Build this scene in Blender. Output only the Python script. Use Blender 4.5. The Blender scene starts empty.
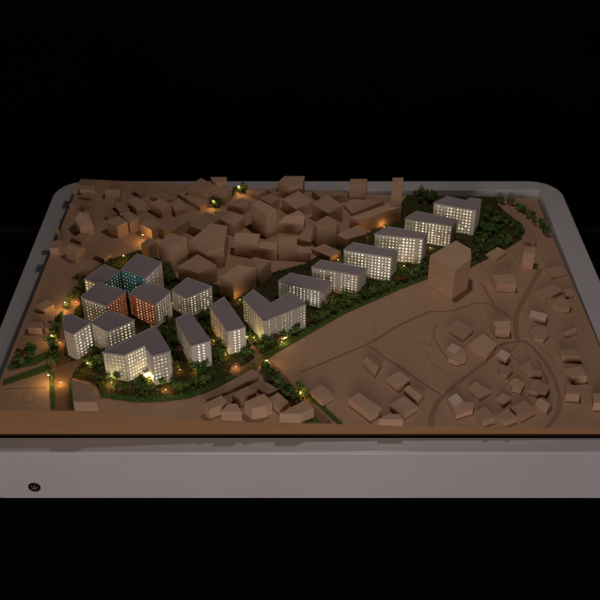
import bpy, bmesh, math, random
import numpy as np
from mathutils import Vector, Matrix
R=math.radians
random.seed(7)
PF=[(-0.92, 0.1), (-0.667, 0.1), (-0.568, 0.097), (-0.426, 0.078), (-0.284, 0.062), (-0.114, 0.054), (0, 0.05), (0.284, 0.04), (0.568, 0.036), (0.85, 0.032), (1.0, 0.03)]
PB=[(-0.957, 0.06), (-0.692, 0.045), (-0.407, 0.03), (-0.163, 0.01), (0.08, -0.005), (0.407, -0.02), (1.0, -0.033)]
Y0,Y1=2.03,3.43
TOWERS=[
 ('apartment_tower', 'pale apartment tower with teal right side, left of the taller teal tower', [(-0.703, 2.5699), (-0.6527, 2.6539), (-0.5946, 2.6155), (-0.6418, 2.5413)], 0.1752, 0.0962, {2: ('teal', 'm', 'w'), 3: ('white', 'b', 'w')}, {}),
 ('apartment_tower', 'apartment tower with teal left side and cream right side, farthest back of the coloured cluster', [(-0.5878, 2.611), (-0.549, 2.7012), (-0.4615, 2.6523), (-0.5045, 2.5653)], 0.186, 0.1125, {2: ('white', 'm', 'p'), 3: ('teal', 'm', 'c')}, {}),
 ('apartment_tower', 'apartment tower with orange right side and pale left side, beside the lamp-lit path', [(-0.6928, 2.4619), (-0.6538, 2.5415), (-0.5598, 2.4915), (-0.6058, 2.4144)], 0.1835, 0.1004, {2: ('orange', 'm', 'p'), 3: ('white', 'm', 'p')}, {}),
 ('apartment_tower', 'apartment tower with orange left side and cream right side, in the middle of the cluster', [(-0.5516, 2.5115), (-0.5055, 2.5792), (-0.4206, 2.5224), (-0.4638, 2.4523)], 0.1605, 0.0926, {2: ('white', 'b', 'w'), 3: ('orange', 'b', 'w')}, {}),
 ('apartment_tower', 'pale narrow five-sided apartment tower at the left edge of the lit cluster', [(-0.7261, 2.3512), (-0.7051, 2.3588), (-0.6401, 2.3163), (-0.6808, 2.2627), (-0.7101, 2.282)], 0.1926, 0.1018, {2: ('white', 'b', 'w'), 3: ('white', 'n', 'w'), 1: ('white', 'n', 'w')}, {'pitch': 0.0125}),
 ('apartment_tower', 'pale square apartment tower between the narrow corner tower and the orange tower', [(-0.6395, 2.3351), (-0.5956, 2.397), (-0.5114, 2.3471), (-0.5833, 2.2907)], 0.1802, 0.0935, {2: ('white', 'b', 'w'), 3: ('white', 'm', 'p')}, {}),
 ('apartment_block', 'L-shaped pale apartment block with yellow glow in its inner corner, nearest the front', [(-0.5783, 2.1826), (-0.4407, 2.307), (-0.3823, 2.189), (-0.4326, 2.167), (-0.4594, 2.2168), (-0.5149, 2.1707)], 0.1875, 0.103, {2: ('white', 'm', 'w'), 3: ('white', 'n', 'w'), 4: ('white', 'x', 'w'), 5: ('white', 'm', 'y')}, {'cols': {2: 5, 3: 4, 4: 8, 5: 6}}),
 ('apartment_block', 'narrow apartment slab with dim long side and two-column end, right of L-shaped block', [(-0.3875, 2.3855), (-0.3469, 2.42), (-0.2733, 2.2788), (-0.3278, 2.2539)], 0.1544, 0.0944, {2: ('white', 'x', 'c'), 3: ('white', 'd', 'y')}, {'ends': 2}),
 ('apartment_block', 'narrow pale apartment slab with orange-lit long side, left of the V-shaped block', [(-0.2869, 2.4655), (-0.2462, 2.5145), (-0.1711, 2.3595), (-0.2227, 2.3385)], 0.1431, 0.0937, {2: ('white', 'x', 'c'), 3: ('white', 'b', 'o')}, {'ends': 2}),
 ('apartment_tower', 'square pale apartment tower behind the two narrow slabs, in front of brown blocks', [(-0.4202, 2.5625), (-0.3759, 2.6323), (-0.292, 2.5821), (-0.3703, 2.521)], 0.1366, 0.077, {2: ('white', 'b', 'w'), 3: ('white', 'b', 'p')}, {}),
 ('apartment_block', 'V-shaped pale apartment block with bright entrance canopy facing the green belt', [(-0.1845, 2.525), (-0.153, 2.5693), (-0.0936, 2.4946), (-0.0312, 2.5553), (0.0177, 2.4924), (-0.1135, 2.403)], 0.1329, 0.0914, {4: ('white', 'm', 'w'), 5: ('white', 'm', 'y'), 3: ('white', 'n', 'w')}, {'cols': {4: 13, 5: 8}}),
 ('apartment_slab', 'pale apartment slab directly behind the V-shaped block, nearest of the long row', [(-0.073, 2.6671), (-0.0326, 2.7133), (0.1051, 2.6631), (0.0686, 2.6095)], 0.0995, 0.0734, {2: ('white', 'n', 'c'), 3: ('white', 'b', 'c')}, {}),
 ('apartment_slab', 'pinkish-lit apartment slab, second nearest of the long row along the belt', [(0.0413, 2.7309), (0.0729, 2.7718), (0.2265, 2.723), (0.1971, 2.6831)], 0.1132, 0.095, {2: ('white', 'n', 'p'), 3: ('white', 'b', 'p')}, {}),
 ('apartment_slab', 'warmly lit apartment slab in the long row, beside the low orange-lit brown slab', [(0.1556, 2.8332), (0.1903, 2.8775), (0.3408, 2.8249), (0.3187, 2.7873)], 0.1165, 0.107, {2: ('white', 'n', 'w'), 3: ('white', 'x', 'w')}, {}),
 ('apartment_slab', 'brightly lit apartment slab, third from the back of the row', [(0.2708, 2.9391), (0.3212, 2.987), (0.4587, 2.9411), (0.441, 2.9093)], 0.1141, 0.113, {2: ('white', 'n', 'w'), 3: ('white', 'x', 'w')}, {}),
 ('apartment_slab', 'brightly lit apartment slab, second from back, behind the brown tower peak', [(0.3944, 3.0844), (0.4411, 3.1331), (0.5869, 3.0752), (0.5629, 3.0332)], 0.0905, 0.0971, {2: ('white', 'n', 'w'), 3: ('white', 'x', 'w')}, {}),
 ('apartment_slab', 'stepped-roof lit apartment slab farthest back in the row, near the white rim', [(0.5127, 3.1784), (0.5677, 3.2256), (0.6358, 3.1933), (0.6541, 3.2142), (0.6946, 3.2022), (0.6642, 3.1257)], 0.1008, 0.1133, {4: ('white', 'd', 'c'), 5: ('white', 'x', 'w')}, {}),
]
BLOCKS=[
 ('low brown house with a bright front, at the very back left corner of the board', [(-0.9212, 3.2928), (-0.9196, 3.3454), (-0.8717, 3.3438), (-0.8891, 3.2889)], 0.0892, 'f'),
 ('small brown box with a dark courtyard house in front, along the back left edge', [(-0.8645, 3.3021), (-0.8713, 3.339), (-0.8119, 3.339), (-0.8056, 3.3021)], 0.0861, 'f'),
 ('small low brown block in front of the courtyard box near the back left corner', [(-0.861, 3.2746), (-0.8541, 3.3016), (-0.8089, 3.3016), (-0.8029, 3.2669)], 0.075, 'f'),
 ('long flat brown house with a bright front, below the courtyard box at the back left', [(-0.8885, 3.1999), (-0.871, 3.2299), (-0.8065, 3.2148), (-0.8313, 3.1814)], 0.0835, 'f'),
 ('gabled brown house standing alone by the back left edge', [(-0.7646, 3.2833), (-0.7637, 3.3261), (-0.7055, 3.3339), (-0.7066, 3.2756)], 0.0745, ('g', 0.012)),
 ('large slanted brown block alone in the open left area of the board', [(-0.8326, 3.0409), (-0.8198, 3.0725), (-0.7888, 3.0867), (-0.7624, 3.0201), (-0.8052, 2.9926)], 0.1057, ('s', [0.012, 0.02, 0.01, 0, 0])),
 ('brown cube, front one of the cube cluster in the left quarter', [(-0.7136, 3.0318), (-0.6765, 3.0669), (-0.6352, 3.0249), (-0.6686, 2.9905)], 0.1136, 'f'),
 ('brown cube behind and right of the front cube in the left cluster', [(-0.6786, 3.0969), (-0.6464, 3.1206), (-0.5968, 3.0734), (-0.6305, 3.0349)], 0.1017, 'f'),
 ('small low brown block touching the back left of the cube cluster', [(-0.7405, 3.1358), (-0.7197, 3.173), (-0.6963, 3.1452), (-0.7216, 3.1127)], 0.0765, 'f'),
 ('low flat brown block just behind the cube cluster on the left', [(-0.7183, 3.2114), (-0.698, 3.2302), (-0.652, 3.1795), (-0.6868, 3.1553)], 0.0734, 'f'),
 ('brown cubic block right of the gabled house near the back left', [(-0.666, 3.2106), (-0.6334, 3.24), (-0.5907, 3.1942), (-0.6239, 3.1565)], 0.0927, 'f'),
 ('tiny bright-fronted brown block on the left edge of the board', [(-0.9085, 2.979), (-0.9025, 3.0029), (-0.8846, 2.996), (-0.8871, 2.9722)], 0.1057, 'f'),
 ('low brown house with a bright front casting a shadow onto the left rim', [(-0.8999, 2.8659), (-0.9041, 2.9114), (-0.8562, 2.9147), (-0.859, 2.8659)], 0.102, 'f'),
 ('brown house with a pale roof patch, right of the low house by the left rim', [(-0.8315, 2.8498), (-0.806, 2.8833), (-0.7642, 2.8594), (-0.7896, 2.8149)], 0.1105, ('g', 0.008)),
 ('flat low brown block behind the house with the pale roof patch', [(-0.8361, 2.9634), (-0.809, 2.9951), (-0.7727, 2.9768), (-0.7947, 2.9367)], 0.0812, 'f'),
 ('broad low brown house just behind the teal towers on the left', [(-0.7623, 2.7227), (-0.7375, 2.7666), (-0.6851, 2.7427), (-0.717, 2.6987)], 0.1209, 'f'),
 ('thin flat brown block between the broad low house and the open ground on the left', [(-0.7317, 2.8482), (-0.7077, 2.8751), (-0.6709, 2.8565), (-0.6916, 2.8198)], 0.0861, 'f'),
 ('low oval-looking brown block near the back edge, left of centre', [(-0.663, 3.3354), (-0.6354, 3.3671), (-0.605, 3.3323), (-0.63, 3.2964)], 0.0654, 'f'),
 ('low wide brown block in the second row from the back edge, left of centre', [(-0.5915, 3.3009), (-0.5471, 3.3258), (-0.4951, 3.2839), (-0.535, 3.2549)], 0.0619, 'f'),
 ('brown cubic block left of centre, in the third row from the back', [(-0.5762, 3.197), (-0.5423, 3.2361), (-0.495, 3.1918), (-0.5268, 3.1513)], 0.0874, 'f'),
 ('brown cubic block right beside the third-row cube, before the long low wedge', [(-0.5016, 3.2222), (-0.4764, 3.2608), (-0.4351, 3.2073), (-0.4767, 3.1688)], 0.0701, 'f'),
 ('large brown block with a pointed roof outline rising above the back edge', [(-0.4434, 3.3144), (-0.3951, 3.382), (-0.3333, 3.3262), (-0.3655, 3.2832)], 0.0948, 'f'),
 ('small brown block peeping over the back edge, behind the pointed block', [(-0.3593, 3.4042), (-0.295, 3.4042), (-0.2926, 3.3639), (-0.346, 3.3599)], 0.0868, 'f'),
 ('brown block with orange glow at its foot, behind the back left street lamp', [(-0.3605, 3.3181), (-0.3277, 3.3703), (-0.2738, 3.3362), (-0.2939, 3.2779)], 0.0709, 'f'),
 ('long low brown wedge running behind the orange tree lamp', [(-0.4892, 3.3352), (-0.4549, 3.3509), (-0.3573, 3.2733), (-0.3888, 3.2279)], 0.0532, 'f'),
 ('long brown block on the slope left of the dark gap, in the middle left', [(-0.5204, 3.0186), (-0.4518, 3.1085), (-0.4098, 3.0814), (-0.4728, 2.9878)], 0.0915, 'f'),
 ('long brown block right of the dark gap, below the tree lamps', [(-0.4138, 3.0536), (-0.3603, 3.1556), (-0.2997, 3.1044), (-0.3625, 3.019)], 0.0781, 'f'),
 ('tall brown block with a sharp front corner behind the cream and teal tower', [(-0.4915, 2.7942), (-0.457, 2.8646), (-0.3965, 2.8311), (-0.4432, 2.7692)], 0.1681, 'f'),
 ('narrow brown block attached to the left of the tall sharp-cornered block', [(-0.5641, 2.8679), (-0.5388, 2.907), (-0.5083, 2.8763), (-0.5346, 2.8454)], 0.1198, 'f'),
 ('large brown block with a big sloping roof, right of the tall sharp-cornered block', [(-0.3981, 2.8769), (-0.3246, 2.988), (-0.2632, 2.9676), (-0.2677, 2.8383), (-0.3257, 2.813)], 0.1203, ('s', [0, 0.01, 0.01, 0, 0])),
 ('brown block with an orange lamp glow on its left side, left of centre', [(-0.5924, 3.0278), (-0.5629, 3.0719), (-0.5132, 3.0292), (-0.5426, 2.9832)], 0.103, 'f'),
 ('wide brown block right behind the square pale tower', [(-0.4214, 2.734), (-0.3591, 2.8098), (-0.2879, 2.7431), (-0.344, 2.6921)], 0.1131, 'f'),
 ('large brown block with an orange-tinged side, right of the wide block', [(-0.2739, 2.6653), (-0.2137, 2.7429), (-0.1509, 2.7217), (-0.2251, 2.6391)], 0.1154, 'f'),
 ('brown block behind the left arm of the V-shaped block', [(-0.2049, 2.7625), (-0.1616, 2.8121), (-0.1014, 2.7903), (-0.1378, 2.7291)], 0.0998, 'f'),
 ('brown block with a chamfered roof standing against the rim at the back centre', [(-0.0902, 3.3884), (-0.063, 3.4511), (0.0195, 3.4511), (0.01, 3.3763), (-0.0438, 3.3524)], 0.0706, 'f'),
 ('large brown block with a square roof in the centre back, before the chamfered block', [(-0.0695, 3.2766), (-0.006, 3.3434), (0.047, 3.2636), (-0.0154, 3.1998)], 0.0589, 'f'),
 ('brown block with a pale front and a narrow roof, centre of the brown town', [(-0.0848, 3.0991), (-0.0531, 3.1314), (-0.0038, 3.1714), (0.0201, 3.1314), (0.0132, 3.0885)], 0.0739, ('s', [-0.012, 0, 0, 0, -0.012])),
 ('tall thin brown slab standing edge-on left of the centre, beside the pale-fronted block', [(-0.1839, 3.1217), (-0.153, 3.1524), (-0.0867, 3.0842), (-0.1255, 3.0467)], 0.1303, 'f'),
 ('brown block behind the tall thin slab, with a vertical lit edge on its right', [(-0.1593, 3.2867), (-0.1111, 3.3286), (-0.0826, 3.2867), (-0.1129, 3.2372)], 0.0589, 'f'),
 ('low brown block near the back right tree lamp, glowing yellow on its left', [(-0.2851, 3.2484), (-0.2368, 3.2988), (-0.187, 3.2658), (-0.2201, 3.2206)], 0.0531, 'f'),
 ('brown block left of the tall thin slab, in front of the low yellow-lit block', [(-0.3039, 3.106), (-0.26, 3.1638), (-0.2103, 3.1224), (-0.2464, 3.0566)], 0.0727, 'f'),
 ('wide-fronted brown block in front of the tall thin slab, left of two small boxes', [(-0.2382, 2.9255), (-0.2373, 2.9743), (-0.1458, 2.9675), (-0.1491, 2.9058)], 0.0971, ('s', [-0.004, 0, 0, -0.004])),
 ('low brown box between the wide-fronted block and the small middle box', [(-0.1501, 2.9142), (-0.1461, 2.9558), (-0.0821, 2.9538), (-0.0829, 2.9012)], 0.07, 'f'),
 ('small square-fronted brown box in the middle, below the pale-fronted block', [(-0.0773, 2.9067), (-0.0773, 2.949), (-0.0109, 2.949), (-0.0108, 2.9034)], 0.0965, 'f'),
 ('leaning brown block right of the small square-fronted box', [(-0.0112, 3.0206), (0.0266, 3.1112), (0.0491, 3.083), (0.0407, 2.9969)], 0.0419, 'f'),
 ('low brown box right of the small square-fronted box, behind the nearest long slab', [(-0.0126, 2.9017), (-0.0091, 2.9423), (0.0401, 2.9423), (0.0397, 2.8984)], 0.0588, 'f'),
 ('small low brown block in front of the back rim, behind the tall thin slab', [(-0.1378, 3.4048), (-0.1018, 3.429), (-0.0648, 3.3992), (-0.0965, 3.3689)], 0.0266, 'f'),
 ('dark-sided low brown block just right of the back tree lamp', [(-0.2177, 3.3876), (-0.1983, 3.4061), (-0.1293, 3.3972), (-0.1676, 3.3378)], 0.0365, 'f'),
 ('long low brown block along the back rim, left of the square box on the rim', [(0.0485, 3.3947), (0.1617, 3.3955), (0.1909, 3.3677), (0.0876, 3.3238)], 0.031, 'f'),
 ('square brown box standing alone against the pale back rim', [(0.1978, 3.3864), (0.2044, 3.4269), (0.2723, 3.4269), (0.2666, 3.3824)], 0.0649, 'f'),
 ('tall thin brown tower at the back rim, joined to the long low slab', [(0.3503, 3.2164), (0.3562, 3.2542), (0.3973, 3.2542), (0.3922, 3.2164)], 0.1685, 'f'),
 ('long low brown slab with an orange-lit front running to the thin back tower', [(0.1907, 3.1428), (0.3512, 3.2486), (0.395, 3.2223), (0.2238, 3.1176)], 0.0588, 'f'),
 ('brown block with a large square roof, left of the long orange-lit slab', [(0.0464, 3.2166), (0.1058, 3.2796), (0.165, 3.2054), (0.1065, 3.1414)], 0.0766, 'f'),
 ('tall six-sided brown block with a pale front, in front of the large square roof', [(0.05, 3.0385), (0.1011, 3.0905), (0.1475, 3.0433), (0.1327, 3.0177), (0.0917, 2.9971), (0.0626, 3.0108)], 0.0986, 'f'),
 ('low brown block between the six-sided block and the third long slab', [(0.1373, 3.0187), (0.2165, 3.0847), (0.2503, 3.0511), (0.245, 3.0221), (0.1712, 2.9847)], 0.0608, 'f'),
 ('long flat brown block behind the pinkish-lit slab', [(0.0441, 2.96), (0.089, 2.9968), (0.1502, 2.9435), (0.109, 2.9075)], 0.0352, 'f'),
 ('low brown terrace block behind the thin back tower slab', [(0.1754, 3.3149), (0.2094, 3.3616), (0.3371, 3.3459), (0.2045, 3.2503)], 0.01, 'f'),
 ('large plain brown tower with a faceted roof standing alone right of the long row', [(0.4502, 2.7746), (0.5525, 2.8696), (0.5972, 2.8152), (0.5905, 2.7561), (0.5246, 2.6808)], 0.1314, 'f'),
 ('low brown block with a small dark shadow, right of the large faceted tower', [(0.6898, 2.9749), (0.7405, 3.024), (0.7706, 2.9916), (0.7234, 2.9419)], 0.0031, 'f'),
 ('bright-fronted brown house in the open field right of the large tower', [(0.687, 2.7349), (0.6763, 2.7882), (0.7588, 2.7955), (0.755, 2.7349)], 0.0384, 'f'),
 ('small brown house at the foot of the dark trees near the back right corner', [(0.8433, 3.0605), (0.8489, 3.1009), (0.8983, 3.0904), (0.8879, 3.0468)], 0.0003, 'f'),
 ('tall bright-fronted brown house near the back right corner with a dark shadow beside it', [(0.807, 2.8994), (0.8191, 2.9354), (0.8579, 2.9288), (0.8466, 2.8897)], 0.0603, 'f'),
 ('flat brown house at the right, closest to the right rim shadow', [(0.8866, 2.8716), (0.9494, 2.894), (0.9595, 2.8495), (0.9014, 2.8214)], 0.0093, 'f'),
 ('broad low brown house at the right, above the notched house', [(0.8257, 2.7303), (0.8975, 2.7723), (0.9202, 2.7303), (0.8522, 2.6891)], 0.0137, 'f'),
 ('tiny brown house hard against the right edge of the board', [(0.924, 2.7325), (0.9515, 2.7456), (0.9519, 2.7088), (0.9232, 2.6971)], 0.0143, 'f'),
 ('notched brown house near the right rim, below the broad low house', [(0.8676, 2.6537), (0.9041, 2.6797), (0.9287, 2.6434), (0.9176, 2.6167), (0.8892, 2.6111)], 0.0228, 'f'),
 ('bright-roofed oblong brown house right of the road fork', [(0.7679, 2.5639), (0.7819, 2.6016), (0.8347, 2.5787), (0.8182, 2.5393)], 0.0249, 'f'),
 ('six-sided flat brown house just below the bright oblong house', [(0.7532, 2.4798), (0.7807, 2.5117), (0.8094, 2.5063), (0.8155, 2.4719), (0.7906, 2.4381), (0.7602, 2.4484)], 0.0275, 'f'),
 ('thin bright bar-shaped brown house near the right rim', [(0.8628, 2.4828), (0.91, 2.5094), (0.9123, 2.4907), (0.8657, 2.466)], 0.023, 'f'),
 ('brown house with a bright front in the right column of houses, topmost of three', [(0.8269, 2.3407), (0.8204, 2.3689), (0.8811, 2.3704), (0.8857, 2.3358)], 0.0434, 'f'),
 ('brown house with a bright front in the right column of houses, middle of three', [(0.8328, 2.2306), (0.8171, 2.2704), (0.873, 2.2846), (0.8819, 2.2375)], 0.0479, 'f'),
 ('brown house with a bright front in the right column of houses, lowest of three', [(0.7949, 2.1482), (0.8065, 2.1871), (0.841, 2.1858), (0.8359, 2.1446)], 0.0559, 'f'),
 ('brown house farthest right, beside the lowest house of the right column', [(0.8683, 2.1067), (0.8755, 2.1483), (0.9143, 2.1483), (0.9097, 2.1067)], 0.0565, 'f'),
 ('flat-roofed brown house inside the loop road, second from the road bend at right', [(0.6896, 2.1752), (0.7142, 2.2244), (0.7592, 2.1978), (0.7368, 2.1551)], 0.0444, 'f'),
 ('L-shaped brown house at the top of the loop road', [(0.6835, 2.2932), (0.7193, 2.3255), (0.7253, 2.2836), (0.7496, 2.2727), (0.7441, 2.2529), (0.7048, 2.2576)], 0.0365, 'f'),
 ('square brown house inside the loop road, left of the flat-roofed one', [(0.6385, 2.2168), (0.6606, 2.2381), (0.6869, 2.2145), (0.6676, 2.1759), (0.6442, 2.1885)], 0.0405, 'f'),
 ('brown house nearest the right bend of the loop road, with a light ridge', [(0.7012, 2.1211), (0.7234, 2.143), (0.7509, 2.1246), (0.7272, 2.0887)], 0.0473, ('g', 0.006)),
 ('large flat brown house at the lower right of the loop, beside two front houses', [(0.6203, 2.0942), (0.6685, 2.1232), (0.6909, 2.0856), (0.6431, 2.0496)], 0.0501, 'f'),
 ('brown house with a bright pale roof, left of the loop road top', [(0.6188, 2.3484), (0.6426, 2.3768), (0.6683, 2.3509), (0.6466, 2.3167)], 0.039, 'f'),
 ('small dark-roofed brown house just below the pale-roofed house by the loop road', [(0.616, 2.2918), (0.634, 2.3062), (0.6627, 2.2823), (0.6383, 2.2493), (0.6188, 2.2619)], 0.0376, 'f'),
 ('eight-sided brown house with a bright pale roof panel in the right field', [(0.4624, 2.3527), (0.4711, 2.3851), (0.4897, 2.4053), (0.5139, 2.3826), (0.5261, 2.3552), (0.5224, 2.3282), (0.4934, 2.3112), (0.4673, 2.3282)], 0.0417, 'f'),
 ('broad flat brown house above the eight-sided house', [(0.4805, 2.494), (0.5263, 2.5423), (0.5711, 2.4902), (0.5288, 2.4379)], 0.0318, 'f'),
 ('largest flat brown house of the right field, beside the pale-roofed house', [(0.5421, 2.4074), (0.597, 2.4615), (0.6342, 2.4099), (0.5905, 2.3464)], 0.0346, 'f'),
 ('brown house with a gabled roof left of the road fork at right', [(0.6381, 2.4677), (0.6263, 2.5166), (0.69, 2.5231), (0.6853, 2.4677)], 0.0538, ('g', 0.008)),
 ('bright L-shaped brown house by the road junction in the lower right', [(0.4396, 2.1309), (0.4689, 2.1552), (0.486, 2.1156), (0.5159, 2.1112), (0.508, 2.0832), (0.4551, 2.0599)], 0.0523, 'f'),
 ('rounded double brown house above the bright L-shaped house', [(0.5088, 2.1872), (0.5359, 2.2178), (0.5592, 2.1904), (0.5815, 2.1782), (0.5387, 2.1448)], 0.0437, 'f'),
 ('small dark brown house between the double house and the large flat house at lower right', [(0.586, 2.141), (0.611, 2.1654), (0.6329, 2.1441), (0.6042, 2.116)], 0.0439, 'f'),
 ('front row brown house left of its twin, right of the bright L-shaped house', [(0.5119, 2.0724), (0.5469, 2.0908), (0.566, 2.0458), (0.5276, 2.0222)], 0.0565, 'f'),
 ('front row brown house, right twin, beside the large flat house', [(0.5739, 2.0577), (0.609, 2.084), (0.6306, 2.0493), (0.5899, 2.0231)], 0.0556, 'f'),
 ('gabled brown house alone below the diagonal road, centre right', [(0.1954, 2.3063), (0.2208, 2.3404), (0.2558, 2.2991), (0.2308, 2.2469)], 0.0458, ('g', 0.008)),
 ('flat brown house right of the gabled house, with a deep shadow below', [(0.2644, 2.2257), (0.3052, 2.2574), (0.3358, 2.2211), (0.2988, 2.18)], 0.0501, 'f'),
 ('brown double-roofed house at the right end of the centre right group', [(0.3124, 2.1785), (0.3399, 2.1979), (0.3759, 2.165), (0.3506, 2.1208)], 0.0475, ('g', 0.006)),
 ('large oblong brown house at the left of the centre right group', [(0.1448, 2.1158), (0.1742, 2.1422), (0.2395, 2.0749), (0.2056, 2.0441)], 0.0661, 'f'),
 ('square flat brown house in front of the double-roofed house', [(0.2655, 2.101), (0.31, 2.1381), (0.346, 2.0946), (0.2967, 2.0517)], 0.0549, 'f'),
 ('bright-fronted brown house touching the front wooden edge, centre right', [(0.2271, 2.0186), (0.2582, 2.0511), (0.2899, 2.0486), (0.2973, 2.0166)], 0.0658, 'f'),
 ('brown house with an orange-lit corner beside the front road lamp', [(0.0269, 2.1544), (0.0648, 2.185), (0.1012, 2.1367), (0.0663, 2.1018)], 0.061, 'f'),
 ('wide bright-fronted brown house at the front edge, beside the front road', [(-0.0588, 2.0288), (0.0117, 2.0837), (0.0404, 2.0518), (0.0, 2.028)], 0.0876, 'f'),
 ('large angular brown house, biggest of the front centre group', [(-0.1606, 2.0658), (-0.1053, 2.1023), (-0.081, 2.0658), (-0.098, 2.051), (-0.1378, 2.0384)], 0.0982, 'f'),
 ('oblong brown house at the left end of the front centre group', [(-0.2789, 2.0595), (-0.2293, 2.0972), (-0.2086, 2.068), (-0.2612, 2.0364)], 0.0961, 'f'),
 ('brown house behind the pointed house in the front centre group', [(-0.2002, 2.1151), (-0.1545, 2.1481), (-0.1285, 2.126), (-0.1756, 2.0934)], 0.0826, 'f'),
 ('small pointed brown house with a bright front at the front centre edge', [(-0.2264, 2.0304), (-0.208, 2.0568), (-0.182, 2.0568), (-0.1676, 2.0296)], 0.0947, ('s', [0, 0.006, 0.006, 0])),
 ('flat brown house at the back of the front centre group, by the tree row', [(-0.129, 2.1658), (-0.0997, 2.191), (-0.063, 2.1649), (-0.0953, 2.1391)], 0.0617, 'f'),
 ('low brown house with an orange-lit roof beside the front tree row', [(-0.0945, 2.1151), (-0.0655, 2.1423), (-0.0324, 2.0999), (-0.0583, 2.0657)], 0.0667, 'f'),
 ('flat terrace strip of brown wood behind the front centre group', [(-0.2958, 2.1196), (-0.1456, 2.2485), (-0.1246, 2.2183), (-0.2317, 2.1349), (-0.2886, 2.1043)], 0.0667, 'f'),
 ('five-sided brown house with a bright front beside the lit road, front left', [(-0.6442, 2.0255), (-0.6666, 2.121), (-0.6023, 2.0948), (-0.5759, 2.0243)], 0.1341, 'f'),
 ('low wide brown house with a bright front near the left rim, lower of its pair', [(-0.8604, 2.3933), (-0.86, 2.4268), (-0.8186, 2.4268), (-0.8165, 2.3918)], 0.1124, 'f'),
 ('small brown cube just right of the low wide house near the left rim', [(-0.8067, 2.397), (-0.8095, 2.4253), (-0.7888, 2.4253), (-0.7845, 2.397)], 0.1075, 'f'),
 ('brown house above the low wide house near the left rim', [(-0.8636, 2.5246), (-0.8305, 2.5537), (-0.8051, 2.5263), (-0.8323, 2.5003)], 0.1047, 'f'),
 ('thin flat brown slab between the two houses near the left rim', [(-0.8623, 2.4525), (-0.8517, 2.4922), (-0.798, 2.4842), (-0.798, 2.4525)], 0.0945, 'f'),
]
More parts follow.
